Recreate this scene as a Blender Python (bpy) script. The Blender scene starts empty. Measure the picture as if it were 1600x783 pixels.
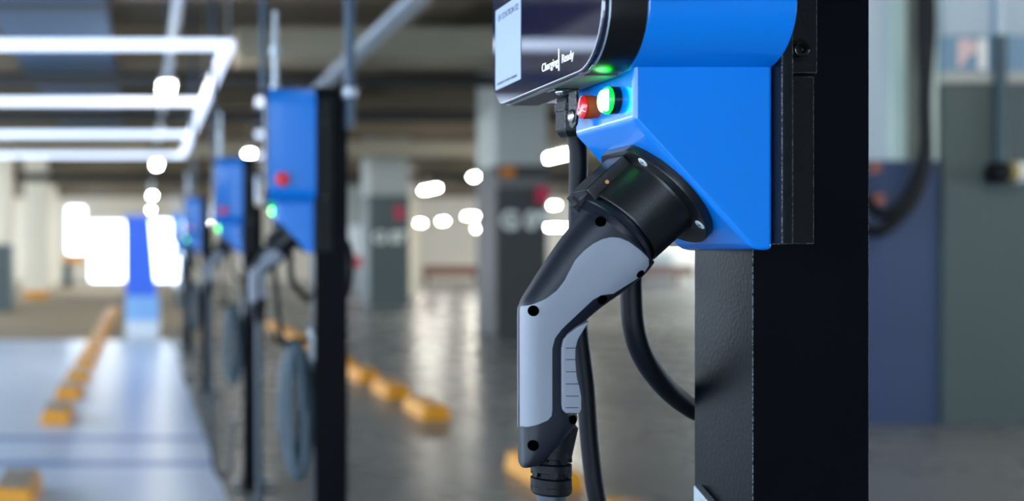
import bpy, bmesh, math, random
from mathutils import Vector, Matrix
from mathutils.bvhtree import BVHTree
from mathutils.geometry import delaunay_2d_cdt
random.seed(7)
SC = bpy.context.scene
COL = SC.collection
H, F, PX, PY = 1.22, 1726.0, 222.0, 397.0          # eye height, focal length in pixels, principal point

# ------------------------------------------------------------------ camera
cam = bpy.data.cameras.new('camera'); camo = bpy.data.objects.new('camera', cam); COL.objects.link(camo)
camo.location = (0, 0, H); camo.rotation_euler = (math.pi/2, 0, 0)
cam.sensor_fit = 'HORIZONTAL'; cam.sensor_width = 36; cam.lens = F/1600*36
cam.shift_x = (800-PX)/1600; cam.shift_y = (PY-391.5)/1600
cam.clip_start = .05; cam.clip_end = 300
cam.dof.use_dof = True; cam.dof.focus_distance = .965; cam.dof.aperture_fstop = 3.1
SC.camera = camo
# ------------------------------------------------------------------ sky, exposure
w = bpy.data.worlds.new('daylight'); SC.world = w; w.use_nodes = True
bg = w.node_tree.nodes['Background']; bg.inputs[0].default_value = (.66, .82, 1, 1); bg.inputs[1].default_value = 5.2
SC.view_settings.view_transform = 'Standard'; SC.view_settings.look = 'None'
SC.view_settings.gamma = 1; SC.view_settings.use_curve_mapping = False
SC.view_settings.exposure = 0.75
LED = 1.0       # strength of the blue-white LED ladders
TUBE = 62.0      # strength of the ceiling tube lights

# ------------------------------------------------------------------ materials
def lin(c):
    return tuple(((v/255)/12.92 if v/255 <= .04045 else ((v/255+.055)/1.055)**2.4) for v in c)+(1,)
MATS = {}
def mat(name, rgb, rough=.5, metal=0, var=.06, scale=30, bump=0, bscale=200, coat=0, spec=.5, emit=None, es=0, rvar=0):
    if name in MATS: return MATS[name]
    m = bpy.data.materials.new(name); m.use_nodes = True; nt = m.node_tree; N = nt.nodes; L = nt.links
    b = N['Principled BSDF']; c = lin(rgb)
    b.inputs['Roughness'].default_value = rough; b.inputs['Metallic'].default_value = metal
    b.inputs['Specular IOR Level'].default_value = spec; b.inputs['Coat Weight'].default_value = coat
    b.inputs['Coat Roughness'].default_value = .05
    tc = N.new('ShaderNodeTexCoord'); nz = N.new('ShaderNodeTexNoise'); nz.inputs['Scale'].default_value = scale
    nz.inputs['Detail'].default_value = 4; L.new(tc.outputs['Object'], nz.inputs['Vector'])
    mx = N.new('ShaderNodeMix'); mx.data_type = 'RGBA'
    mx.inputs[6].default_value = tuple(v*(1-var) for v in c[:3])+(1,); mx.inputs[7].default_value = tuple(min(1, v*(1+var)) for v in c[:3])+(1,)
    L.new(nz.outputs['Fac'], mx.inputs[0]); L.new(mx.outputs[2], b.inputs['Base Color'])
    if rvar:
        mr = N.new('ShaderNodeMapRange'); mr.inputs[3].default_value = rough-rvar; mr.inputs[4].default_value = rough+rvar
        mr.inputs[1].default_value = .3; mr.inputs[2].default_value = .7
        L.new(nz.outputs['Fac'], mr.inputs[0]); L.new(mr.outputs[0], b.inputs['Roughness'])
    if bump:
        n2 = N.new('ShaderNodeTexNoise'); n2.inputs['Scale'].default_value = bscale; n2.inputs['Detail'].default_value = 3
        L.new(tc.outputs['Object'], n2.inputs['Vector'])
        bp = N.new('ShaderNodeBump'); bp.inputs['Strength'].default_value = bump; bp.inputs['Distance'].default_value = .002
        L.new(n2.outputs['Fac'], bp.inputs['Height']); L.new(bp.outputs[0], b.inputs['Normal'])
    if emit:
        b.inputs['Emission Color'].default_value = lin(emit); b.inputs['Emission Strength'].default_value = es
    MATS[name] = m; return m
M_BLUE = mat('glossy_blue_plastic', (0, 120, 214), .2, var=.03, coat=.2)
M_BLACKP = mat('black_painted_steel', (7, 9, 13), .36, bump=.12, bscale=260, rvar=.05, scale=9, spec=.07)
M_BRACK = mat('black_bracket_steel', (8, 9, 11), .38, bump=.2, bscale=300, spec=.25)
def edge_wear(m):                      # bare metal showing along the corners
    nt = m.node_tree; N = nt.nodes; L = nt.links; b = N['Principled BSDF']
    bv = N.new('ShaderNodeBevel'); bv.inputs['Radius'].default_value = .0011; ge = N.new('ShaderNodeNewGeometry')
    dp = N.new('ShaderNodeVectorMath'); dp.operation = 'DOT_PRODUCT'; L.new(bv.outputs[0], dp.inputs[0]); L.new(ge.outputs['Normal'], dp.inputs[1])
    nz = N.new('ShaderNodeTexNoise'); nz.inputs['Scale'].default_value = 420; tc = N.new('ShaderNodeTexCoord'); L.new(tc.outputs['Object'], nz.inputs['Vector'])
    a = N.new('ShaderNodeMapRange'); a.inputs[1].default_value = .97; a.inputs[2].default_value = .85; L.new(dp.outputs['Value'], a.inputs[0])
    g = N.new('ShaderNodeMapRange'); g.inputs[1].default_value = .42; g.inputs[2].default_value = .6; L.new(nz.outputs['Fac'], g.inputs[0])
    mu = N.new('ShaderNodeMath'); mu.operation = 'MULTIPLY'; L.new(a.outputs[0], mu.inputs[0]); L.new(g.outputs[0], mu.inputs[1])
    old = b.inputs['Base Color'].links[0].from_socket; mx = N.new('ShaderNodeMix'); mx.data_type = 'RGBA'
    L.new(mu.outputs[0], mx.inputs[0]); L.new(old, mx.inputs[6]); mx.inputs[7].default_value = (.5, .5, .5, 1); L.new(mx.outputs[2], b.inputs['Base Color'])
edge_wear(M_BLACKP); edge_wear(M_BRACK)
M_GLOSS = mat('glossy_black_plastic', (8, 8, 10), .12)
M_MODUL = mat('satin_black_plastic', (10, 10, 12), .3)
M_UNDER = mat('dark_grey_plastic', (92, 90, 92), .5)
M_GLASS = mat('screen_glass', (3, 14, 48), .03, spec=1.0, coat=.7)
M_PAPER = mat('label_paper', (158, 172, 196), .5, var=.02)
M_INK = mat('label_ink', (40, 45, 75), .6)
M_WHITE = mat('white_print', (235, 238, 240), .5, emit=(235, 238, 240), es=.25)
M_HOLST = mat('black_holster_plastic', (14, 16, 19), .33, bump=.08, bscale=900)
M_PLUG = mat('charcoal_plug_plastic', (13, 19, 31), .42, spec=.35, bump=.05, bscale=900)
M_GREYP = mat('light_grey_plug_plastic', (128, 133, 142), .45, bump=.05, bscale=900, var=.03)
M_RUBBER = mat('black_cable_rubber', (6, 9, 15), .5, bump=.05, bscale=500, spec=.2)
M_COIL = mat('teal_grey_cable', (58, 76, 86), .5)
M_CABLEG = mat('grey_cable_rubber', (40, 50, 60), .45)
M_RECESS = mat('recess_shade_black', (2, 2, 2), .9, spec=0)
M_STEEL = mat('bright_steel', (190, 190, 188), .22, metal=1)
M_ZINC = mat('zinc_grey', (165, 172, 178), .35, metal=.6)
M_GREEN = mat('lit_green_lens', (10, 110, 40), .2, emit=(0, 255, 25), es=8)
M_GREENC = mat('lit_green_core', (220, 255, 230), .2, emit=(110, 255, 130), es=6)
M_SCREW = mat('pale_screw_head', (200, 205, 210), .4)
M_RED = mat('red_lens', (215, 25, 25), .12, coat=.6)
M_ORNG = mat('orange_red_collar', (185, 60, 25), .25)
M_REDB = mat('red_button', (225, 40, 45), .35)
M_DOT = mat('copper_dot', (215, 130, 60), .4)
M_YEL = mat('yellow_stop_paint', (226, 150, 20), .45, var=.15, scale=14)
M_SHEEN = mat('grey_sheen_stop_top', (150, 132, 105), .35, var=.15, scale=18)
M_CONC = mat('polished_concrete', (130, 131, 129), .27, var=.22, scale=.8, rvar=.03)
M_PAINT = mat('pale_blue_floor_paint', (208, 227, 252), .28, var=.03, scale=1.2)
M_LINE = mat('blue_floor_line', (118, 152, 206), .35)
M_CEIL = mat('dark_ceiling', (92, 83, 68), .7, var=.25, scale=.6)
M_BEAM = mat('grey_beam', (120, 106, 84), .7, var=.2, scale=1.2)
M_DUCT = mat('tan_duct', (150, 140, 118), .5, var=.15, scale=1)
M_PIPE = mat('dark_pipe', (56, 56, 52), .5)
M_TRUNK = mat('pale_trunking', (186, 196, 206), .4, var=.08, scale=2)
M_COLW = mat('column_white', (176, 178, 170), .6, var=.06, scale=1.5)
M_COLD = mat('column_charcoal', (66, 64, 62), .5, var=.1, scale=1.5)
M_COLG = mat('column_green_grey', (76, 88, 86), .5, var=.1, scale=1.5)
M_WALL = mat('beige_wall', (226, 212, 190), .7, var=.08, scale=.5)
M_NAVY = mat('navy_dado', (58, 72, 104), .4, var=.08, scale=1.5)
M_PALE = mat('pale_panel', (176, 192, 202), .5, var=.06, scale=1.5)
M_FRAME = mat('pale_green_frame', (205, 222, 210), .5)
M_CREAM = mat('cream_column', (240, 226, 200), .6, var=.05, scale=1.5)
M_LETT = mat('sign_letters', (236, 238, 226), .6)
M_PINK = mat('pink_letters', (232, 200, 196), .6)
M_REDS = mat('red_sign', (205, 40, 80), .5)
M_ORGS = mat('orange_sign', (205, 120, 40), .5)
M_BROWN = mat('brown_rail', (120, 78, 60), .6)
M_BAN = mat('blue_banner', (52, 110, 236), .45, var=.12, scale=4)
M_BANL = mat('pale_blue_banner', (140, 190, 240), .5)
M_BANW = mat('white_base', (225, 232, 238), .5)
M_LED = mat('led_tube', (255, 255, 255), .4, emit=(206, 222, 255), es=LED)
M_TUBE = mat('warm_tube', (255, 255, 255), .4, emit=(255, 250, 238), es=TUBE)
M_FIX = mat('fixture_white', (215, 215, 212), .5)

# ------------------------------------------------------------------ mesh helpers
def px(x, y, Y):                       # world point whose picture is (x, y) at depth Y
    return Vector(((x-PX)*Y/F, Y, H+(PY-y)*Y/F))
def new(name, bm, m, parent=None, smooth=True, kind=None, angle=40):
    bmesh.ops.recalc_face_normals(bm, faces=bm.faces)
    me = bpy.data.meshes.new(name); bm.to_mesh(me); bm.free()
    for mm in (m if isinstance(m, (list, tuple)) else [m]): me.materials.append(mm)
    if smooth:
        me.shade_smooth()
        try: me.set_sharp_from_angle(angle=math.radians(angle))
        except Exception: pass
    o = bpy.data.objects.new(name, me); COL.objects.link(o)
    if smooth: o.modifiers.new('weighted_normals', 'WEIGHTED_NORMAL').keep_sharp = True
    if parent:
        o.parent = parent
        r = parent
        off = Vector((0, 0, 0))
        while r: off += r.location; r = r.parent
        o.data.transform(Matrix.Translation(-off))
    if kind: o['kind'] = kind
    return o
def thing(name, label, cat, loc=(0, 0, 0), group=None):
    o = bpy.data.objects.new(name, None); COL.objects.link(o); o.location = loc; o.empty_display_size = .05
    return tag(o, label, cat, group)
def tag(o, label=None, cat=None, group=None):
    if label: o['label'] = label
    if cat: o['category'] = cat
    if group: o['group'] = group
    return o
def copy_tree(o, parent=None):
    c = o.copy(); COL.objects.link(c); c.parent = parent
    for ch in list(o.children): copy_tree(ch, c)
    return c
def box(bm, a, b, bev=0, seg=2):
    t = bmesh.new(); bmesh.ops.create_cube(t, size=1)
    a, b = Vector(a), Vector(b); c = (a+b)/2; s = b-a
    for v in t.verts: v.co = Vector((v.co.x*s.x, v.co.y*s.y, v.co.z*s.z))+c
    if bev: bmesh.ops.bevel(t, geom=t.edges, offset=bev, segments=seg, profile=.5, affect='EDGES')
    merge(bm, t); return bm
def merge(bm, t):
    me = bpy.data.meshes.new('t'); t.to_mesh(me); t.free(); bm.from_mesh(me); bpy.data.meshes.remove(me)
def B(a, b, bev=0, seg=2): return box(bmesh.new(), a, b, bev, seg)
def frame(d):
    d = Vector(d).normalized(); u = d.orthogonal().normalized(); return d, u, d.cross(u)
def lathe(bm, o, d, prof, n=32, caps=True):          # prof: (distance along d, radius)
    d, u, v = frame(d); o = Vector(o); rings = []
    for t, r in prof:
        rings.append([bm.verts.new(o+d*t+(u*math.cos(2*math.pi*k/n)+v*math.sin(2*math.pi*k/n))*max(r, 1e-5)) for k in range(n)])
    for a, b in zip(rings, rings[1:]):
        for k in range(n): bm.faces.new((a[k], a[(k+1) % n], b[(k+1) % n], b[k]))
    if caps: bm.faces.new(rings[0]); bm.faces.new(rings[-1])
    return bm
def cyl(o, d, r, l, n=24, bev=0):
    p = [(0, r), (l, r)] if not bev else [(0, r-bev), (bev, r), (l-bev, r), (l, r-bev)]
    return lathe(bmesh.new(), o, d, p, n)
def spline(pts, k=10):
    P = [Vector(p) for p in pts]; P = [P[0]*2-P[1]]+P+[P[-1]*2-P[-2]]; out = []
    for i in range(1, len(P)-2):
        for j in range(k):
            t = j/k; a, b, c, d = P[i-1:i+3]
            out.append(.5*((2*b)+(c-a)*t+(2*a-5*b+4*c-d)*t*t+(3*b-a-3*c+d)*t**3))
    return out+[P[-2]]
def tube(bm, pts, r, n=14, k=10):
    P = spline(pts, k) if k else [Vector(p) for p in pts]
    T = [(P[min(i+1, len(P)-1)]-P[max(i-1, 0)]).normalized() for i in range(len(P))]
    u = T[0].orthogonal().normalized(); rings = []
    for p, t in zip(P, T):
        u = (u-t*u.dot(t)).normalized(); v = t.cross(u)
        rings.append([bm.verts.new(p+(u*math.cos(2*math.pi*q/n)+v*math.sin(2*math.pi*q/n))*r) for q in range(n)])
    for a, b in zip(rings, rings[1:]):
        for q in range(n): bm.faces.new((a[q], a[(q+1) % n], b[(q+1) % n], b[q]))
    bm.faces.new(rings[0]); bm.faces.new(rings[-1]); return bm
def prism(poly, axis, a, b, bev=0, seg=2):            # poly in the two other axes, extruded a..b along axis
    bm = bmesh.new()
    def P(u, v, t): return {'x': (t, u, v), 'y': (u, t, v), 'z': (u, v, t)}[axis]
    A = [bm.verts.new(P(u, v, a)) for u, v in poly]; C = [bm.verts.new(P(u, v, b)) for u, v in poly]
    n = len(poly); bm.faces.new(A); bm.faces.new(C)
    for i in range(n): bm.faces.new((A[i], A[(i+1) % n], C[(i+1) % n], C[i]))
    bmesh.ops.recalc_face_normals(bm, faces=bm.faces)
    if bev: bmesh.ops.bevel(bm, geom=bm.edges, offset=bev, segments=seg, profile=.5, affect='EDGES', clamp_overlap=True)
    return bm
def rrect(u0, u1, v0, v1, r, n=8, rf=None):
    out = []; rf = rf or r
    for cu, cv, a0, q in ((u1-rf, v1-rf, 0, rf), (u0+r, v1-r, 90, r), (u0+r, v0+r, 180, r), (u1-rf, v0+rf, 270, rf)):
        for k in range(n+1):
            a = math.radians(a0+90*k/n); out.append((cu+q*math.cos(a), cv+q*math.sin(a)))
    return out
def text(s, size, origin, right, up, thick=.0004, align='LEFT', bold=0, sx=1):
    cu = bpy.data.curves.new('t', 'FONT'); cu.body = s; cu.size = size; cu.extrude = thick; cu.align_x = align; cu.offset = bold
    o = bpy.data.objects.new('t', cu); COL.objects.link(o); dg = bpy.context.evaluated_depsgraph_get()
    me = bpy.data.meshes.new_from_object(o.evaluated_get(dg)); bpy.data.objects.remove(o); bpy.data.curves.remove(cu)
    R, U = Vector(right), Vector(up); Nn = R.cross(U)
    mt = Matrix((( R.x*sx, U.x, Nn.x, 0), (R.y*sx, U.y, Nn.y, 0), (R.z*sx, U.z, Nn.z, 0), (0, 0, 0, 1)))
    me.transform(Matrix.Translation(origin) @ mt)
    bm = bmesh.new(); bm.from_mesh(me); bpy.data.meshes.remove(me); return bm

# ------------------------------------------------------------------ the garage
ZC = 4.15
new('floor', B((-10, -12, -.2), (26, 50.3, 0)), M_CONC, smooth=False, kind='structure')
paint = new('trim_1', B((-9.6, -11.9, 0), (.42, 15.6, .004)), M_PAINT, smooth=False, kind='structure')
for y0 in (7.20, 6.33, 1.2, .4):
    new('blue_strip', B((-9.5, y0, .004), (.415, y0+.16, .006)), M_LINE, paint, smooth=False)  # darker blue strips across the pale floor
new('trim_2', B((-9.6, 15.62, 0), (1.3, 50.2, .003)), mat('worn_beige_aisle', (172, 156, 130), .8, var=.1, scale=.5, spec=.1), smooth=False, kind='structure')
ceil = new('ceiling', B((-10, -12, ZC), (26, 50.3, ZC+.25)), M_CEIL, smooth=False, kind='structure')
for k in range(15):
    y = -10.2+4.05*k
    new('beam', B((-9.9, y, 3.62), (25.9, y+.42, ZC)), M_BEAM, ceil, smooth=False)
for x in (-4.4, 2.95, 11.2, 19):
    new('beam', B((x, -11.9, 3.74), (x+.4, 50, ZC-.002)), M_BEAM, ceil, smooth=False)
# back wall with openings to daylight
wb = bmesh.new()
YB = 50
cuts = [(-3.4, -2.6, 1.1, 3.35), (-2.35, -.8, 0, 2.7), (.2, 1.8, 0, 2.75), (9.2, 9.9, 0, 2.6)]
xs = -10
for a, b, lo, hi in cuts:
    box(wb, (xs, YB, 0), (a, YB+.3, ZC)); box(wb, (a, YB, hi), (b, YB+.3, ZC)); xs = b
    if lo: box(wb, (a, YB, 0), (b, YB+.3, lo))
box(wb, (xs, YB, 0), (26, YB+.3, ZC))
new('wall_back', wb, M_WALL, smooth=False, kind='structure')
new('wall_right', B((25.7, -12, 0), (26, 50, .9)), M_WALL, smooth=False, kind='structure')  # unseen side lowered to a parapet for daylight
new('wall_left', B((-10, -12, 0), (-9.7, 50, .5)), M_WALL, smooth=False, kind='structure')  # unseen side kept low to let daylight in
new('wall_front', B((2.2, -12.3, 0), (26, -12, ZC)), M_COLW, smooth=False, kind='structure')  # unseen wall, cut short on the left to shape light from behind

def column(label, x0, x1, y0, dep, zs, dark, text_s=None, tx=None, ts=.6, tz=None, tmat=None, top=None):
    t = thing('concrete_column', label, 'column', ((x0+x1)/2, y0+dep/2, 0))
    new('upper_shaft', B((x0, y0, zs), (x1, y0+dep, ZC), .02), top or M_COLW, t)
    new('painted_lower_shaft', B((x0-.004, y0-.004, 0), (x1+.004, y0+dep+.004, zs), .02), dark, t)
    if text_s:
        new('painted_letters', text(text_s, ts, (tx, y0-.006, tz), (1, 0, 0), (0, 0, 1), .002, bold=.016), tmat or M_LETT, t, smooth=False)
    return t
Y1 = 16.45
X = lambda x, Y: (x-PX)*Y/F
Z = lambda y, Y: H+(PY-y)*Y/F
c = column('wide concrete column behind the near plug, charcoal below white, lettered G 08', X(775, Y1), X(855, Y1), Y1, .95, Z(258, Y1), M_COLD,
           'G 08', X(782, Y1), .36, Z(357, Y1))
new('direction_sign', B((X(775, Y1), Y1-.03, Z(293, Y1)), (X(854, Y1), Y1-.004, Z(279, Y1))), mat('grey_strip', (112, 112, 108), .5), c)
new('orange_sign', B((X(782, Y1), Y1-.05, Z(277, Y1)), (X(803, Y1), Y1-.004, Z(261, Y1))), M_ORGS, c)
new('red_sign', B((X(837, Y1), Y1-.05, Z(318, Y1)), (X(855, Y1), Y1-.004, Z(292, Y1))), M_REDS, c)
Y2 = 25.5
c = column('farther concrete column seen left of the near plug, dark green below white', X(577, Y2), X(640, Y2), Y2, .95, Z(305, Y2), M_COLG,
           'G 07', X(584, Y2), .36, Z(379, Y2))
new('red_sign', B((X(617, Y2), Y2-.05, Z(343, Y2)), (X(629, Y2), Y2-.004, Z(322, Y2))), M_REDS, c)
column('dark based column at the left edge of the picture', X(-60, 23.), X(14, 23.), 23., .9, Z(382, 23.), M_COLG, top=M_CREAM)
column('white column with yellow foot left of the aisle', X(38, 30), X(74, 30), 30, .8, .22, M_YEL, top=M_CREAM)
column('slim pale column left of the bright doorway', X(78, 42), X(88, 42), 42, .6, .3, M_CREAM, top=M_CREAM)
column('white column just right of the dark green column', X(636, 33), X(652, 33), 33, .7, .3, M_CREAM, top=M_CREAM)
column('far white column right of second charger', X(545, 40), X(572, 40), 40, .7, .3, M_COLW)
# right-hand column and partition
Y3 = 7.86
c = thing('concrete_column', 'big column at the right edge lettered B1 with a pipe down its face', 'column', (6.2, Y3+.5, 0))
new('upper_shaft', B((X(1475, Y3), Y3, Z(55, Y3)), (7.3, Y3+1, ZC), .01), M_PALE, c)
new('sign_band', B((X(1475, Y3)-.003, Y3-.003, Z(112, Y3)), (7.303, Y3+1, Z(55, Y3)), .01), mat('blue_band', (120, 152, 176), .5), c)
new('white_stripe', B((X(1475, Y3)-.006, Y3-.006, Z(129, Y3)), (7.306, Y3+1, Z(112, Y3)), .004), M_COLW, c)
new('painted_lower_shaft', B((X(1475, Y3), Y3, 0), (7.3, Y3+1, Z(129, Y3)), .01), M_COLG, c)
new('painted_letter', text('B', .27, (X(1494, Y3), Y3-.008, Z(105, Y3)), (1, 0, 0), (0, 0, 1), .002, bold=.012), M_PINK, c, smooth=False)
new('painted_letter', text('1', .27, (X(1519, Y3), Y3-.008, Z(105, Y3)), (1, 0, 0), (0, 0, 1), .002, bold=.018), mat('white_letter', (245, 245, 240), .5), c, smooth=False)
p = thing('conduit_pipe', 'vertical conduit on the right-hand column ending in a metal valve', 'pipe', (X(1565, 7.79), 7.8, 1.8))
xc = X(1565, 7.79)
new('upper_pipe', cyl((xc, 7.8, Z(55, 7.8)), (0, 0, 1), .034, ZC-.02-Z(55, 7.8)), M_PALE, p)
new('lower_pipe', cyl((xc, 7.8, Z(262, 7.8)), (0, 0, 1), .036, Z(55, 7.8)-Z(262, 7.8)), mat('teal_pipe', (38, 62, 70), .4), p)
new('elbow', lathe(bmesh.new(), (X(1542, 7.8), 7.78, Z(270, 7.8)), (1, 0, 0), [(0, .04), (.02, .075), (.1, .075), (.13, .05)]), M_BRACK, p)
new('valve_ring', lathe(bmesh.new(), (X(1568, 7.8), 7.78, Z(270, 7.8)), (1, 0, 0), [(0, .06), (.005, .07), (.05, .07), (.055, .06)]), mat('brass', (205, 180, 110), .3, metal=.5), p)
new('valve_cap', lathe(bmesh.new(), (X(1580, 7.8), 7.78, Z(270, 7.8)), (1, 0, 0), [(0, .07), (.01, .078), (.07, .078), (.09, .05)]), mat('pale_cap', (228, 228, 220), .3), p)
wp = new('wall_partition', B((4.35, Y3+.04, 0), (X(1475, Y3)-.008, Y3+.3, Z(250, Y3))), M_NAVY, smooth=False, kind='structure')
zt = Z(250, Y3)
new('panel', B((4.36, Y3+.08, zt), (X(1400, Y3), Y3+.28, ZC-.01)), M_PALE, wp, smooth=False)
new('frame_post', B((X(1400, Y3), Y3+.05, zt), (X(1424, Y3), Y3+.29, ZC-.01)), M_FRAME, wp, smooth=False)
new('panel', B((X(1424, Y3), Y3+.09, zt), (X(1452, Y3), Y3+.27, ZC-.01)), mat('grey_panel', (112, 118, 112), .5), wp, smooth=False)
new('frame_post', B((X(1452, Y3), Y3+.05, zt), (X(1475, Y3)-.008, Y3+.29, ZC-.01)), M_FRAME, wp, smooth=False)
hc = thing('hanging_cable', 'black cable hanging in a loop on the navy partition right of the near post', 'cable', tuple(px(1447, 0, 7.7)))
bm = bmesh.new()
tube(bm, [px(1448, -60, 7.75), px(1452, 40, 7.75), px(1445, 150, 7.75), px(1446, 250, 7.75), px(1430, 305, 7.74), px(1398, 345, 7.74), px(1366, 362, 7.74), px(1335, 340, 7.74), px(1330, 280, 7.8)], .042)
tube(bm, [px(1442, -60, 7.7), px(1440, 60, 7.7), px(1446, 180, 7.7), px(1438, 262, 7.7), px(1410, 318, 7.7), px(1375, 335, 7.7), px(1345, 300, 7.72)], .034)
new('cable', bm, M_RUBBER, hc)
for q in ((1369, 262), (1375, 311)):
    a = px(q[0], q[1], 7.66); new('orange_tag', B(a-Vector((.02, .02, .035)), a+Vector((.02, .05, .035)), .008), mat('orange_tag', (150, 88, 64), .5), hc)

# overhead runs
def run(name, label, cat, a, b, m, r=None):
    o = new(name, B(a, b, .01) if r is None else cyl(a, Vector(b)-Vector(a), r, (Vector(b)-Vector(a)).length, 16), m)
    return tag(o, label, cat)
run('cable_tray', 'pale straight trunking running overhead along the charger row', 'trunking', (2.10, 2.2, 3.22), (2.27, 15.2, 3.28), M_TRUNK)
run('ceiling_pipe', 'dark pipe crossing under the ceiling behind the near screen', 'pipe', (-9.5, 14.2, 3.45), (22, 14.2, 3.45), M_PIPE, .09)
run('ceiling_pipe', 'pair of dark pipes across the ceiling, the lower one', 'pipe', (-9.5, 17.6, 3.42), (22, 17.6, 3.42), M_PIPE, .1)
run('air_duct', 'tan air duct crossing high behind the first far charger', 'duct', (1.0, 11.6, 3.3), (20, 12.3, 3.6), M_DUCT)
run('air_duct', 'long tan duct crossing the far ceiling over the column row', 'duct', (-9.5, 22.2, 3.2), (22, 22.8, 3.5), M_DUCT)
dt = thing('air_duct', 'added sheet coloured as blue light on the ceiling, above the bright light frame', 'duct', (-.9, 20, 3.5))  # added sheet paints the blue light that falls on the ceiling
M_BLUELIT = mat('blue_light_tint', (58, 92, 122), .45, var=.12, scale=1)
new('blue_light_sheet', B((-1.5, 7, 3.56), (-.33, 21.5, 3.61), .01), M_BLUELIT, dt)
for k in range(5): new('cross_strip', B((-1.53, 7+k*3.3, 3.55), (-.30, 7.25+k*3.3, 3.612), .01), M_PIPE, dt)
run('ceiling_pipe', 'farthest dark pipe across the ceiling near back wall', 'pipe', (-9.5, 30, 3.3), (24, 30, 3.3), M_PIPE, .12)
run('ceiling_pipe', 'slim pale pipe running along the aisle above the lamp row', 'pipe', (.32, 3, 3.45), (.32, 46, 3.45), M_TRUNK, .05)

def ladder(label, y0, n, zl=3.02, x1=.74, step=3.55, x0=-7.4):
    t = thing('led_ladder_light', label, 'ceiling light', ((x0+x1)/2, y0+step*(n-1)/2, zl))
    r = .042; ye = y0+step*(n-1)
    for xx in (x0, x1): new('rail_tube', B((xx-.05, y0-.04, zl-r), (xx+.05, ye+.04, zl+r), .025, 3), M_LED, t)
    for k in range(n):
        new('rung_tube', B((x0+.05, y0+step*k-r, zl-r), (x1-.05, y0+step*k+r, zl+r), .02), M_LED, t)
    for xx in (x0, x1):
        for k in range(n): new('hanger_wire', cyl((xx, y0+step*k, zl+r), (0, 0, 1), .006, ZC-zl-r, 8), M_ZINC, t)
    return t
ladder('blue-white LED light frame of long tubes hung over the left bays', 9.5, 4)
ladder('unseen LED light frame added above the camera to light the near station', -9.5, 5)  # added out of view to light the near station
def tubelight(label, x, y, z, l=1.2, wd=.12, group=None, ax='y'):
    t = thing('ceiling_tube_light', label, 'ceiling light', (x, y, z), group)
    s = (wd/2, l/2) if ax == 'y' else (l/2, wd/2)
    new('housing', B((x-s[0]-.02, y-s[1]-.02, z+.02), (x+s[0]+.02, y+s[1]+.02, z+.07), .008), M_FIX, t)
    new('tube', B((x-s[0], y-s[1], z-.05), (x+s[0], y+s[1], z+.02), .02), M_TUBE, t)
    new('hanger_wire', cyl((x, y, z+.07), (0, 0, 1), .008, ZC-z-.07, 8), M_ZINC, t)
    return t
h = 1.8; zt = H+h
for i, (q, e) in enumerate(((260, 257), (245, 140), (238, 92), (236, 69))):
    Y = h*F/e
    tubelight(['nearest bright tube light above the aisle', 'second tube light above the aisle', 'third tube light above the aisle', 'farthest tube light above the aisle'][i], X(q, Y), Y, zt, .6 if i else .75, .13)
for i, (q, y) in enumerate(((870, 243), (745, 275), (672, 295))):
    Y = h*F/(PY-y)
    tubelight(['bright tube light right of the wide column', 'round looking tube light left of the wide column', 'slanting tube light over the dark green column'][i], X(q, Y), Y, zt, (1.5, .5, 1.4)[i], .14)
for i, (q, y, hh) in enumerate(((647, 348, 1.25), (692, 345, 1.25), (740, 337, 1.35), (746, 357, 1.0), (866, 320, 1.5), (870, 355, 1.1), (150, 352, 1.0), (390, 240, 1.8))):
    Y = min(48, hh*F/(PY-y))
    tubelight(['low wide tube light beside the dark green column', 'round tube light before the far beige wall', 'upper of two lights touching by the wide column', 'lower of two lights touching by the wide column',
               'round light right of the red sign', 'low light right of the lettered column', 'wide light over the bright far doorway', 'bright light above the second far charger'][i],
              X(q, Y), Y, H+(PY-y)*Y/F, (.75, .5, .6, .3, .3, 1.0, 1.4, .3)[i], .14, ax='xyxyyxxy'[i])
tubelight('unseen tube light added over the right lane to brighten the pale panels', 5.9, 5.4, 3.5, .8, .14, ax='x')  # added out of view to brighten the pale partition panels
# far pieces
t = thing('roll_up_banner', 'blue standing banner with white foot at the end of the walkway', 'banner', (0, 15.8, 0))
new('panel', prism([(X(197, 15.8), .62), (X(245, 15.8), .62), (X(234, 15.8), 1.78), (X(194, 15.8), 1.78)], 'y', 15.79, 15.82), M_BAN, t, smooth=False)
new('lower_panel', B((X(196, 15.8), 15.78, .27), (X(248, 15.8), 15.83, .62)), M_BANL, t)
new('foot', B((X(196, 15.8), 15.65, .0), (X(249, 15.8), 15.95, .27), .02), M_BANW, t)
new('top_rail', B((X(193, 15.8), 15.78, 1.76), (X(235, 15.8), 15.83, 1.80), .006), M_ZINC, t)
t = thing('guard_rail', 'brown guard rail in front of the far beige wall', 'rail', (14, 44, 0))
new('rail', B((11.2, 44, .35), (22, 44.1, .75), .02), M_BROWN, t)
for k in range(6): new('post', B((11.3+2*k, 44.1, 0), (11.42+2*k, 44.2, .75)), M_BROWN, t)
t = thing('waste_bin', 'small dark bin by the bright doorway on the far left', 'bin', (X(106, 40), 40, 0))
xb = X(106, 40)
new('body', prism(rrect(xb-.16, xb+.16, 39.84, 40.16, .05, 4), 'z', 0, .85), mat('dark_bin', (30, 44, 52), .5), t)
new('lid', prism(rrect(xb-.18, xb+.18, 39.82, 40.18, .05, 4), 'z', .85, .93), M_PIPE, t)
t = thing('barrier_board', 'yellow barrier board by the bright doorway on the far left', 'barrier', (X(118, 44), 44, 0))
new('board', B((X(100, 44), 44, .85), (X(133, 44), 44.05, 1.25), .01), M_YEL, t)
for q in (102, 130): new('leg', B((X(q, 44), 44, 0), (X(q, 44)+.06, 44.05, .85)), M_ZINC, t)
t = thing('notice_stand', 'white notice stand with red band right of the second far post', 'sign', (X(560, 34), 34, 0))
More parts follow.
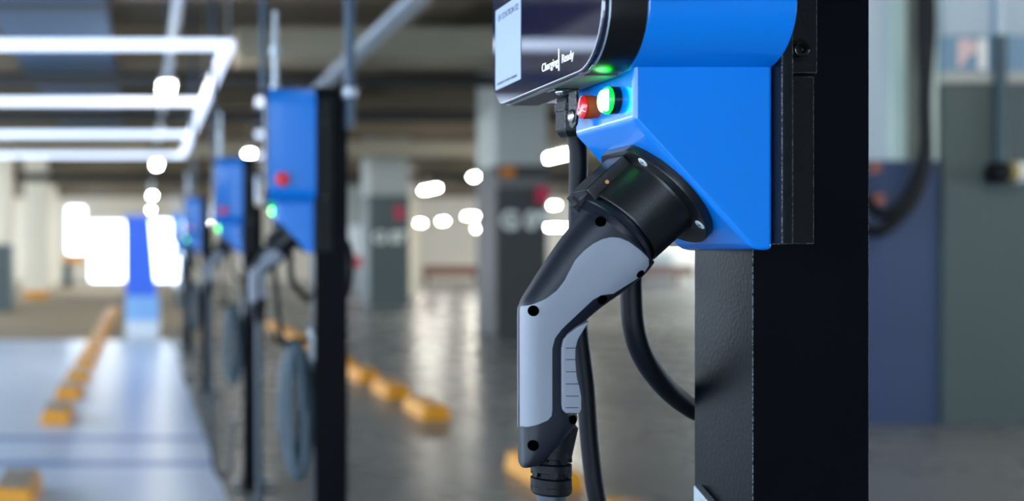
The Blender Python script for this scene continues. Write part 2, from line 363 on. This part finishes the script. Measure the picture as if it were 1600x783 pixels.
new('board', B((X(546, 34), 34, Z(400, 34)), (X(575, 34), 34.06, Z(352, 34)), .01), M_BANW, t)
new('red_band', B((X(548, 34), 33.98, Z(418, 34)), (X(572, 34), 34.07, Z(400, 34)), .01), mat('red_band', (190, 60, 60), .5), t)
new('leg', B((X(556, 34), 34, 0), (X(564, 34), 34.05, Z(418, 34))), M_ZINC, t)
t = thing('storage_crate', 'pale crate low by the far wall seen between plug and post', 'crate', (X(1030, 46), 46, 0))
new('body', B((X(1000, 46), 46, .0), (X(1052, 46), 46.8, 1.25), .02), M_COLW, t)
new('base', B((X(998, 46), 45.98, .0), (X(1054, 46), 46.82, .12), .01), M_BROWN, t)

# wheel stops
def wheel_stop(x, y, l, left):
    t = thing('wheel_stop', 'x', 'wheel stop', (x, y, 0))
    prof = [(x-.11, 0), (x+.11, 0), (x+.095, .085), (x+.075, .11), (x-.075, .11), (x-.095, .085)]
    new('body', prism(prof, 'y', y, y+l, .008), M_YEL, t)
    if left: new('sheen_top', B((x-.078, y+.02, .108), (x+.078, y+l-.02, .115), .002), M_SHEEN, t)  # grey cap paints reflected light on the yellow top
    for k in (.2, .8): new('bolt', cyl((x, y+l*k, .108), (0, 0, 1), .018, .012, 10), M_ZINC, t)
    return t
ORD = ['nearest', 'second', 'third', 'fourth', 'fifth', 'sixth', 'seventh', 'eighth', 'ninth', 'tenth', 'eleventh', 'twelfth', 'thirteenth', 'fourteenth', 'fifteenth', 'sixteenth', 'seventeenth', 'eighteenth', 'nineteenth', 'twentieth']
pl = wheel_stop(-.62, 5.22, .5, True); pr = wheel_stop(2.16, 4.45, .6, False)
for i, y in enumerate([5.22, 7.85]+[9.2+1.25*k for k in range(12)]):
    o = pl if i == 0 else copy_tree(pl); o.location.y = 5.22+(y-5.22)
    tag(o, ORD[i]+' yellow wheel stop from the camera in the left row beside pale floor', None, 'wheel stops left of the walkway')
for i, y in enumerate([4.45, 5.66, 8.1, 9.3, 10.45, 11.7, 12.9, 14.1, 15.3, 16.5, 17.7]):
    o = pr if i == 0 else copy_tree(pr); o.location.y = y
    tag(o, ORD[i]+' yellow wheel stop from the camera in the row right of the chargers', None, 'wheel stops right of the chargers')

# ------------------------------------------------------------------ the near charging station
ST = thing('charging_station', 'large sharp blue charging station on black post, nearest the camera', 'charging station', (.574, .998, 0), 'blue charging stations along the row')
PXL, PXR, PYN, PYF = .524, .624, .948, 1.048
new('post', B((PXL, PYN, .012), (PXR, PYF, 1.72), .0008, 2), M_BLACKP, ST)
bp = new('base_plate', B((PXL-.06, PYN-.06, 0), (PXR+.06, PYF+.06, .014), .002), M_BRACK, ST)
for sx in (PXL-.035, PXR+.035):
    for sy in (PYN-.035, PYF+.035): new('anchor_bolt', cyl((sx, sy, .014), (0, 0, 1), .01, .016, 6), M_ZINC, bp)
new('post_cap', B((PXL-.002, PYN-.002, 1.72), (PXR+.002, PYF+.002, 1.728), .002), M_BRACK, ST)
cd = new('conduit', cyl((.628, .94, 1.60), (0, 0, 1), .016, ZC-1.60, 16), mat('blue_grey_conduit', (40, 66, 88), .35), ST)
new('conduit_clamp', lathe(bmesh.new(), (.628, .94, 1.69), (0, 0, 1), [(0, .018), (.004, .024), (.03, .024), (.034, .018)], 20), M_ZINC, cd)
br = new('mounting_bracket', B((.5145, .8885, 1.2277), (.524, 1.08, 1.69), .0012), M_BRACK, ST)
tb = bmesh.new()
box(tb, (.522, .9425, 1.2285), (.5735, .9485, 1.3715), .001); box(tb, (.522, .9405, 1.374), (.575, .9485, 1.69), .001)
new('side_tab', tb, M_BRACK, br)
def bolt(p, r=.0062):
    b = new('hex_bolt', lathe(bmesh.new(), p, (0, -1, 0), [(0, r*1.55), (.0016, r*1.55), (.0016, r), (.006, r), (.0064, r*.9), (.0064, r*.55), (.003, r*.5)], 24), M_GLOSS, br)
bolt((.5585, .9405, Z(79, .9405))); bolt((.5585, .9405, 1.62))
# head
ZB, ZT = 1.3705, 1.717
HN, HF = .866, 1.137
new('head_housing', prism(rrect(HN, HF, ZB, ZT, .048, 12, .036), 'x', .3969, .5146, .0025, 2), M_BLUE, ST, angle=30)
sm = new('screen_module', prism(rrect(HN-.0006, HF+.0006, ZB-.0006, ZT+.0006, .048, 12, .036), 'x', .3665, .3972, .002, 2), M_MODUL, ST, angle=30)
new('underside_plate', B((.3685, HN+.055, ZB-.0022), (.3968, HF-.032, ZB+.002), .0008), M_UNDER, sm)
gl = new('screen_glass', prism(rrect(HN-.0012, HF+.0012, ZB-.0012, ZT+.0012, .0485, 12, .0365), 'x', .3605, .3668, .0022, 3), M_GLASS, ST, angle=30)
new('bezel_line', prism(rrect(HN-.0016, HF+.0016, ZB-.0016, ZT+.0016, .0485, 12, .0365), 'x', .3662, .3675, .0004, 1), M_ZINC, sm, angle=30)
XG = .3605
new('paper_label', prism([(1.1255, 1.3865), (1.0510, 1.3865), (1.0510, 1.4675), (1.1255, 1.4675)], 'x', XG-.0005, XG-.00005), M_PAPER, gl, smooth=False)
R_, U_ = (0, -1, 0), (0, 0, 1)
new('label_text', text('EV STATION 02', .0088, (XG-.0006, 1.1165, 1.4545), R_, U_, .0001), M_INK, gl, smooth=False)
new('label_text', text('SCAN HERE TO STOP EV CHARGING', .0036, (XG-.0006, 1.1195, 1.3905), R_, U_, .0001), M_INK, gl, smooth=False)
zc = 1.22+(397-110)*1.01/F
new('screen_text', text('Charging', .0105, (XG-.0003, .3605*F/(847-PX), 1.3838), R_, U_, .0002, sx=1.02), M_WHITE, gl, smooth=False)
yb = .3605*F/(873.5-PX)
new('divider_line', B((XG-.0006, yb-.0005, 1.3785), (XG, yb+.0005, 1.3975)), M_WHITE, gl, smooth=False)
new('screen_text', text('Ready', .0105, (XG-.0003, .3605*F/(878-PX), 1.3838), R_, U_, .0002, sx=1.02), M_WHITE, gl, smooth=False)
# antenna and emergency stop
an = new('antenna', lathe(bmesh.new(), (.402, .93, ZT), (0, 0, 1), [(0, .014), (.012, .014), (.014, .0095), (.10, .0095), (.10, .015), (.128, .015), (.128, .0085), (.235, .007)], 18), M_ZINC, ST)
es = new('emergency_stop', lathe(bmesh.new(), (.412, HN, 1.4405), (0, -1, 0), [(0, .013), (.012, .013), (.012, .020), (.018, .021), (.022, .018), (.024, .010)], 28), M_REDB, ST)
# lower housing
LN, LF = .9006, 1.023
prof = [(.4007, ZB+.006), (.4007, 1.3295), (.4955, 1.2262), (.503, 1.2232), (.5146, 1.2232), (.5146, ZB+.006)]
lh = new('lower_housing', prism(prof, 'y', LN, LF, .004, 3), M_BLUE, ST, angle=30)
gz = 1.3497
g = new('green_indicator', lathe(bmesh.new(), (.4010, .933, gz), (-1, 0, 0), [(0, .0117), (.0068, .0117), (.0072, .0112), (.0074, .0105)], 36), M_GLOSS, ST)
new('lit_lens', lathe(bmesh.new(), (.3940, .933, gz), (-1, 0, 0), [(0, .0113), (.0016, .0113), (.0032, .0106), (.0040, .0096)], 40), M_GREEN, g)
cb = bmesh.new()
for k in (-1, 1):                      # two bright lobes behind the lens
    t_ = bmesh.new(); bmesh.ops.create_uvsphere(t_, u_segments=20, v_segments=12, radius=1)
    for v in t_.verts: v.co = Vector((.3908+v.co.x*.0042, .933+k*.0042+v.co.y*.0056, gz+v.co.z*.0096))
    merge(cb, t_)
new('lit_bars', cb, M_GREENC, g)
rz = 1.3492
r = new('red_button', lathe(bmesh.new(), (.4010, .972, rz), (-1, 0, 0), [(0, .0098), (.005, .0098), (.005, .0103), (.0125, .0103)], 36), M_ORNG, ST)
new('red_cap', lathe(bmesh.new(), (.3890, .972, rz), (-1, 0, 0), [(0, .0103), (.0015, .0103), (.0035, .0085), (.0045, .004)], 36), M_RED, r)
xl = bmesh.new()
for a in (90, 210, 330):
    d = Vector((0, math.cos(math.radians(a)), math.sin(math.radians(a))))
    tube(xl, [Vector((.3845, .972, rz))-Vector((.0003, 0, 0)), Vector((.3851, .972, rz))+d*.007, Vector((.3872, .972, rz))+d*.0096], .0006, 8, 4)
new('cap_rib', xl, mat('pink_rib', (235, 190, 200), .3), r)
# strap with two steel screws
SY = .998
bm = prism([(SY+.0085, 1.371), (SY-.0085, 1.371), (SY-.0085, 1.342), (SY-.006, 1.336), (SY, 1.3335), (SY+.006, 1.336), (SY+.0085, 1.342)], 'x', .3885, .3915, .0005, 1)
box(bm, (.369, SY-.0085, 1.3665), (.3915, SY+.0085, 1.3695), .0005)
sp = new('hinge_strap', bm, M_BRACK, ST, smooth=False)
def dome(p, d, rr): new('steel_screw', lathe(bmesh.new(), p, d, [(0, rr), (.001, rr), (.0025, rr*.75), (.0032, rr*.3), (.0032, .0001)], 24), M_STEEL, sp)
dome((.3885, SY, 1.3445), (-1, 0, 0), .0062); dome((.378, SY, 1.3665), (0, 0, -1), .0045)
# flange and holster
n = Vector((-.738, 0, -.674)); s = Vector((.674, 0, -.738)); yv = Vector((0, 1, 0))
C0 = Vector((.4492, .962, 1.2757))
def axial(prof_pts, t0, t1, rad, m, name, parent, bev=.0015):
    bm = bmesh.new()
    A = [bm.verts.new(C0+s*a+yv*b+n*t0) for a, b in prof_pts]; D = [bm.verts.new(C0+s*a+yv*b+n*t1) for a, b in prof_pts]
    bm.faces.new(A); bm.faces.new(D); k = len(A)
    for i in range(k): bm.faces.new((A[i], A[(i+1) % k], D[(i+1) % k], D[i]))
    bmesh.ops.recalc_face_normals(bm, faces=bm.faces)
    if bev: bmesh.ops.bevel(bm, geom=[e for e in bm.edges if len(e.link_faces) == 2 and e.calc_face_angle(0) > .7], offset=bev, segments=2, profile=.5, affect='EDGES')
    return new(name, bm, m, parent, angle=35)
RF = .0565
circ = []
for k in range(64):
    a = 2*math.pi*k/64; u, v = RF*math.cos(a), RF*math.sin(a)
    circ.append((max(u, -.050), v))
cc = []
for q in circ:
    if not cc or (Vector(q)-Vector(cc[-1])).length > 1e-4: cc.append(q)
hs = thing('x', 'x', 'x'); bpy.data.objects.remove(hs)
fl = axial(cc, -.001, .0072, RF, M_HOLST, 'holster_flange', ST)
for a in (-1, 1):
    for b in (-1, 1):
        pp = C0+s*(.0355*a)+yv*(.0355*b)+n*.0072
        sc = new('flange_screw', lathe(bmesh.new(), pp, n, [(0, .0046), (.0003, .0046), (.0006, .0040), (.0008, .0018), (.0008, .0001)], 20), M_SCREW, fl)
        cx_ = bmesh.new()
        for e1, e2 in ((s, yv), (yv, s)):
            q_ = [pp+n*.00085+e1*(.0026*i)+e2*(.0004*j) for i, j in ((-1, -1), (1, -1), (1, 1), (-1, 1))]
            cx_.faces.new([cx_.verts.new(v_) for v_ in q_])
        new('cross_slot', cx_, M_RECESS, fl, smooth=False)  # flat black cross paints the shade of the slot
hb = bmesh.new(); RC = .0405
lathe(hb, C0+n*.0065, n, [(0, RC+.0015), (.003, RC), (.0395, RC), (.041, RC-.001), (.041, RC-.005), (.028, RC-.0052)], 64, caps=False)
hol = new('holster_barrel', hb, M_HOLST, fl)
rb = bmesh.new()
for (a, b, c_, d_) in [(-.0465, -.033, -.017, .017)]:
    vs = [(a, c_), (a, d_), (b, d_), (b, c_)]
    A = [rb.verts.new(C0+s*u+yv*v+n*.007) for u, v in vs]; D = [rb.verts.new(C0+s*u+yv*v+n*.052) for u, v in vs]
    rb.faces.new(A); rb.faces.new(D)
    for i in range(4): rb.faces.new((A[i], A[(i+1) % 4], D[(i+1) % 4], D[i]))
bmesh.ops.recalc_face_normals(rb, faces=rb.faces)
bmesh.ops.bevel(rb, geom=rb.edges, offset=.002, segments=2, profile=.5, affect='EDGES')
rd = new('latch_housing', rb, M_HOLST, fl)
new('copper_dot', cyl(C0+s*-.0392+yv*-.0170+n*.034, (0, -1, 0), .0017, .0006, 14), M_DOT, fl)
# gland and supply cables
gx, gy = .4095, 1.051
gn = new('cable_gland', lathe(bmesh.new(), (gx, gy, ZB+.002), (0, 0, -1), [(0, .0150), (.010, .0150), (.011, .0172), (.017, .0172), (.018, .0160), (.034, .0160), (.038, .0145), (.042, .0115)], 8), M_BRACK, ST, angle=25)
pa = [(gx, gy, 1.345), px(903, 235, 1.05), px(903, 300, 1.05), px(902, 370, 1.05), px(900, 450, 1.05), px(905, 525, 1.05), px(914, 600, 1.05), px(922, 700, 1.05), px(934, 785, 1.05), px(958, 860, 1.05), px(1000, 930, 1.06)]
new('supply_cable', tube(bmesh.new(), pa, .0083, 16, 8), M_RUBBER, ST)
pb = [(.455, 1.016, 1.262), (.446, 1.036, 1.245), px(985, 400, 1.045), px(986, 455, 1.045), px(990, 510, 1.045), px(1004, 555, 1.05), px(1030, 594, 1.06), px(1062, 625, 1.075), px(1100, 646, 1.09), (.60, 1.11, 1.058), (.640, 1.11, 1.075), (.660, 1.10, 1.14), (.655, 1.07, 1.22), (.637, 1.03, 1.255), (.618, 1.02, 1.26)]
new('loop_cable', tube(bmesh.new(), pb, .0099, 18, 8), M_RUBBER, ST)
# hanger on the post
hg = new('cable_hanger', prism([(1.035, .895), (.962, .895), (.962, .977), (1.035, 1.004)], 'x', .5165, .5245, .001), M_ZINC, ST, smooth=False)
new('hook', tube(bmesh.new(), [(.520, 1.0, .955), (.47, 1.0, .950), (.425, 1.0, .950), (.410, 1.0, .962), (.408, 1.0, .985)], .008, 12, 6), M_BRACK, hg)

# ------------------------------------------------------------------ the plug
PG = thing('charging_plug', 'charcoal and grey charging plug resting in the holster of the nearest station', 'charging plug', (.36, .962, 1.1), 'plugs holstered in the stations')
st = [((917, 331), (1022, 412), .0385), ((905, 341), (1012, 425), .0375), ((880, 372), (999, 438), .0345), ((852, 412), (972, 459), .031), ((830, 446), (940, 482), .0285), ((814, 474), (916, 503), .0265),
      ((812, 505), (899, 520), .0255), ((812, 545), (895, 548), .025), ((812, 590), (898, 592), .025), ((812, 635), (902, 637), .025), ((812, 665), (905, 656), .025), ((812, 695), (886, 683), .0245), ((812, 718), (864, 706), .0235), ((813, 726), (850, 722), .0215)]
def stat():
    keys = [(Vector(px(l[0], l[1], .960)), Vector(px(r_[0], r_[1], .954)), t) for l, r_, t in st]
    Ls = spline([k[0] for k in keys], 5); Rs = spline([k[1] for k in keys], 5); Ts = spline([(k[2], 0, 0) for k in keys], 5)
    return [(a, b, t.x) for a, b, t in zip(Ls, Rs, Ts)]
bm = bmesh.new(); rings = []; NS = 44; PE = 3.7; KS = .24
for a, b, t in stat():
    a = a.copy(); b = b.copy(); a.y = b.y = .962; cx = (a+b)/2; hx = (b-a)/2; ring = []
    for k in range(NS):
        th = 2*math.pi*k/NS; cs, sn = math.cos(th), math.sin(th)
        f = lambda v: math.copysign(abs(v)**(2/PE), v)
        ring.append(bm.verts.new(cx+hx*f(cs)+Vector((KS*t*f(sn), t*f(sn), 0))))
    rings.append(ring)
for a, b in zip(rings, rings[1:]):
    for k in range(NS): bm.faces.new((a[k], a[(k+1) % NS], b[(k+1) % NS], b[k]))
bm.faces.new(rings[0]); bm.faces.new(rings[-1])
bmesh.ops.recalc_face_normals(bm, faces=bm.faces)
bvh = BVHTree.FromBMesh(bm)
shell = new('handle_shell', bm, M_PLUG, PG, angle=50)
def inlay(poly, name, m, parent, side=-1, lift=.0009, Yp=.936, step=.003, dxl=0):
    pts = [px(x, y, Yp) for x, y in poly]; P2 = [Vector((p.x, p.z)) for p in pts]
    dense = []
    for i, a in enumerate(P2):
        b = P2[(i+1) % len(P2)]; k = max(1, int((b-a).length/.0018))
        dense += [a.lerp(b, j/k) for j in range(k)]
    nb = len(dense); vs = list(dense)
    x0, x1 = min(p.x for p in dense), max(p.x for p in dense); z0, z1 = min(p.y for p in dense), max(p.y for p in dense)
    def inside(q):
        c_ = False; j = nb-1
        for i in range(nb):
            a, b = dense[i], dense[j]
            if (a.y > q.y) != (b.y > q.y) and q.x < (b.x-a.x)*(q.y-a.y)/(b.y-a.y)+a.x: c_ = not c_
            j = i
        return c_
    x = x0
    while x < x1:
        z = z0
        while z < z1:
            q = Vector((x, z))
            if inside(q) and min((q-d).length for d in dense) > .0012: vs.append(q)
            z += step
        x += step
    V, E, Fc, *_ = delaunay_2d_cdt(vs, [(i, (i+1) % nb) for i in range(nb)], [], 1, 1e-6)
    b2 = bmesh.new(); top = []; low = []
    for v in V:
        o = Vector((v.x, .962+side*.2, v.y)); hit = bvh.ray_cast(o, Vector((0, -side, 0)))
        if hit[0] is None:
            hit = bvh.find_nearest(Vector((v.x, .962+side*.012, v.y)))
        nn = hit[1] if hit[1].y*side > -.2 else Vector((0, side, 0))
        top.append(b2.verts.new(hit[0]+nn*lift)); low.append(hit[0]-nn*.0008)
    for f_ in Fc: b2.faces.new([top[i] for i in f_])
    bes = [e for e in b2.edges if len(e.link_faces) == 1]
    ex = bmesh.ops.extrude_edge_only(b2, edges=bes)
    idx = {v: i for i, v in enumerate(top)}
    b2.verts.index_update()
    for v in [g_ for g_ in ex['geom'] if isinstance(g_, bmesh.types.BMVert)]:
        j = min(range(len(top)), key=lambda i: (top[i].co-v.co).length); v.co = low[j]
    return new(name, b2, m, parent, angle=50)
panel = [(933, 374), (945, 371), (958, 372), (972, 378), (990, 391), (1005, 404), (1008, 414), (1003, 426), (990, 437), (972, 448), (957, 458),
         (948, 459), (936, 461), (924, 468), (908, 484), (890, 502), (876, 516), (867, 529), (863, 545), (863, 640), (862, 650), (856, 657), (840, 664), (819, 671),
         (819, 600), (819, 540), (819, 481), (834, 476), (852, 467), (868, 454), (879, 439), (887, 422), (895, 406), (907, 392), (920, 381)]
inlay(panel, 'grey_side_panel', M_GREYP, PG)
# mirrored panel on the far side
far = [(x-8 if x > 830 else x-1, y) for x, y in panel]
inlay(far, 'grey_side_panel', M_GREYP, PG, side=1, Yp=.962)
# trigger
tp = [(922, 501), (905, 509), (889, 520), (880, 530), (877, 543), (877, 630), (878, 640), (884, 646), (905, 646), (908, 640), (908, 620), (905, 604), (901, 590), (899, 565), (899, 545), (903, 530), (914, 512)]
tpm = [(px(x, y, .937).x, px(x, y, .937).z) for x, y in tp]
tr = new('trigger', prism(tpm, 'y', .9355, .9885, .0015, 2), M_GREYP, PG)
for yy in (544, 562, 581, 600, 619, 637):
    a = px(884, yy, .9355); b = px(900 if yy < 600 else 904, yy-1, .9355)
    new('trigger_groove', B((a.x, .9352, a.z-.0003), (b.x, .9360, a.z+.0003)), M_PLUG, tr, smooth=False)
for q, rr in (((932, 347), .0043), ((997, 427), .0036), ((835, 486), .0046), ((941, 468), .0042), ((898, 657), .0036), ((835, 697), .0046)):
    P0 = px(q[0], q[1], .935); hit = bvh.ray_cast(Vector((P0.x, .8, P0.z)), Vector((0, 1, 0)))
    if hit[0] is None: hit = bvh.find_nearest(Vector((P0.x, .945, P0.z)))
    nn = hit[1]
    new('hole_shade_disc', lathe(bmesh.new(), hit[0]-nn*.002, nn, [(0, rr), (.0032, rr), (.0032, rr*.9), (.003, rr*.85)], 24), M_RECESS, PG)  # black disc in place of the shade inside the hole
# collar between shell and holster
rc = bmesh.new()
lathe(rc, C0+n*.040, n, [(0, RC-.0056), (.0105, RC-.0056), (.0108, RC-.002), (.0145, RC-.0015), (.0155, RC-.003), (.019, RC-.003), (.024, RC-.004)], 56)
new('collar', rc, M_PLUG, PG)
lt = bmesh.new()
for (a, b, c_, d_, t0, t1) in [(-.047, -.030, -.006, .006, .0585, .062), (-.040, -.033, -.0045, .0045, .050, .066)]:
    vs = [(a, c_), (a, d_), (b, d_), (b, c_)]
    A = [lt.verts.new(C0+s*u+yv*v+n*t0) for u, v in vs]; D = [lt.verts.new(C0+s*u+yv*v+n*t1) for u, v in vs]
    lt.faces.new(A); lt.faces.new(D)
    for i in range(4): lt.faces.new((A[i], A[(i+1) % 4], D[(i+1) % 4], D[i]))
new('latch', lt, M_HOLST, PG, smooth=False)
# strain relief boot
bx = px(861, 720, .962).x
zt_, zb_ = px(0, 655, .962).z, px(0, 768, .962).z
bt = bmesh.new()
lathe(bt, (bx+.006, .962, zt_), Vector((-.006, 0, px(0, 715, .962).z-zt_)), [(0, .012), (.004, .0175), (.030, .0165)], 32)
zz = px(0, 712, .962).z
lathe(bt, (bx, .962, zz), (0, 0, -1), [(0, .0140), (zz-zb_, .0135)], 32)
new('boot_core', bt, M_RUBBER, PG)
z = px(0, 700, .962).z; k = 0
while z > zb_+.001:
    b2 = bmesh.new()
    lathe(b2, (bx, .962, z), (0, 0, -1), [(0, .0140), (.001, .0170), (.0075, .0170), (.0085, .0140)], 32)
    new('boot_rib', b2, M_RUBBER, PG); k += 1
    if k == 1:
        pass
    b3 = bmesh.new()
    for q in range(6):
        a = 2*math.pi*(q+.5*(k % 2))/6+.3
        d = Vector((math.cos(a), math.sin(a), 0)); o_ = Vector((bx, .962, z-.0085))+d*.0125
        lathe(b3, o_, d, [(0, .004), (.0043, .004)], 6)
    new('boot_bridge', b3, M_RUBBER, PG, smooth=False)
    z -= .0125
new('boot_collar', lathe(bmesh.new(), (bx, .962, zb_+.006), (0, 0, -1), [(0, .0150), (.001, .0168), (.006, .0168), (.008, .0150)], 32), M_RUBBER, PG)
pc = [(bx, .962, zb_+.004), (bx, .962, .9), (bx+.002, .965, .6), (bx+.004, .97, .3), (bx+.02, .98, .12), (bx+.06, .985, .055), (bx+.11, 1.0, .12), (bx+.125, 1.0, .35)]
new('charging_cable', tube(bmesh.new(), pc, .0122, 18, 8), M_CABLEG, PG)
coil = []
NT = 9
for k in range(NT*22):
    a = 2*math.pi*k/22; tn = k/22
    ax = .016+.030*((tn*.382) % 1); az = .205*(1-.10*((tn*.618) % 1))
    coil.append(Vector((.474+ax*math.cos(a), 1.0+.03*math.sin(a)+.07*(tn/NT-.5), .745+az*math.sin(a))))
new('coiled_cable', tube(bmesh.new(), coil, .0122, 12, 2), M_COIL, PG)

# ------------------------------------------------------------------ the stations behind
DEEP = [(3.35, 'second blue charging station from the camera, blurred, with red stop button', 'second'),
        (5.72, 'third blue charging station from the camera, smaller behind the second', 'third'),
        (9.75, 'fourth blue charging station from the camera, small beside the third', 'fourth'),
        (13.5, 'farthest blue charging station at the end of the row', 'farthest')]
def spare(bm, m):
    o = new('spare', bm, m, ST, angle=30); me = o.data; bpy.data.objects.remove(o); return me
MOD2 = spare(prism(rrect(HN-.0006, HF+.0006, ZB-.0006, ZT+.0006, .048, 12, .036), 'x', .3665, .3735, .002, 2), M_MODUL)
HEAD2 = spare(prism(rrect(HN, HF, ZB, ZT, .048, 12, .036), 'x', .3730, .5146, .0025, 2), M_BLUE)
for y, lab, o_ in DEEP:
    c1 = copy_tree(ST); c1.location.y = ST.location.y+(y-.948); tag(c1, lab)
    for ch in c1.children:
        if ch.name.startswith('screen_module'): ch.data = MOD2
        if ch.name.startswith('head_housing'): ch.data = HEAD2
    c2 = copy_tree(PG); c2.location.y = PG.location.y+(y-.948)
    tag(c2, 'grey charging plug and coiled cable of the %s station%s' % (o_, ' from the camera' if o_ != 'farthest' else ' in the row'))
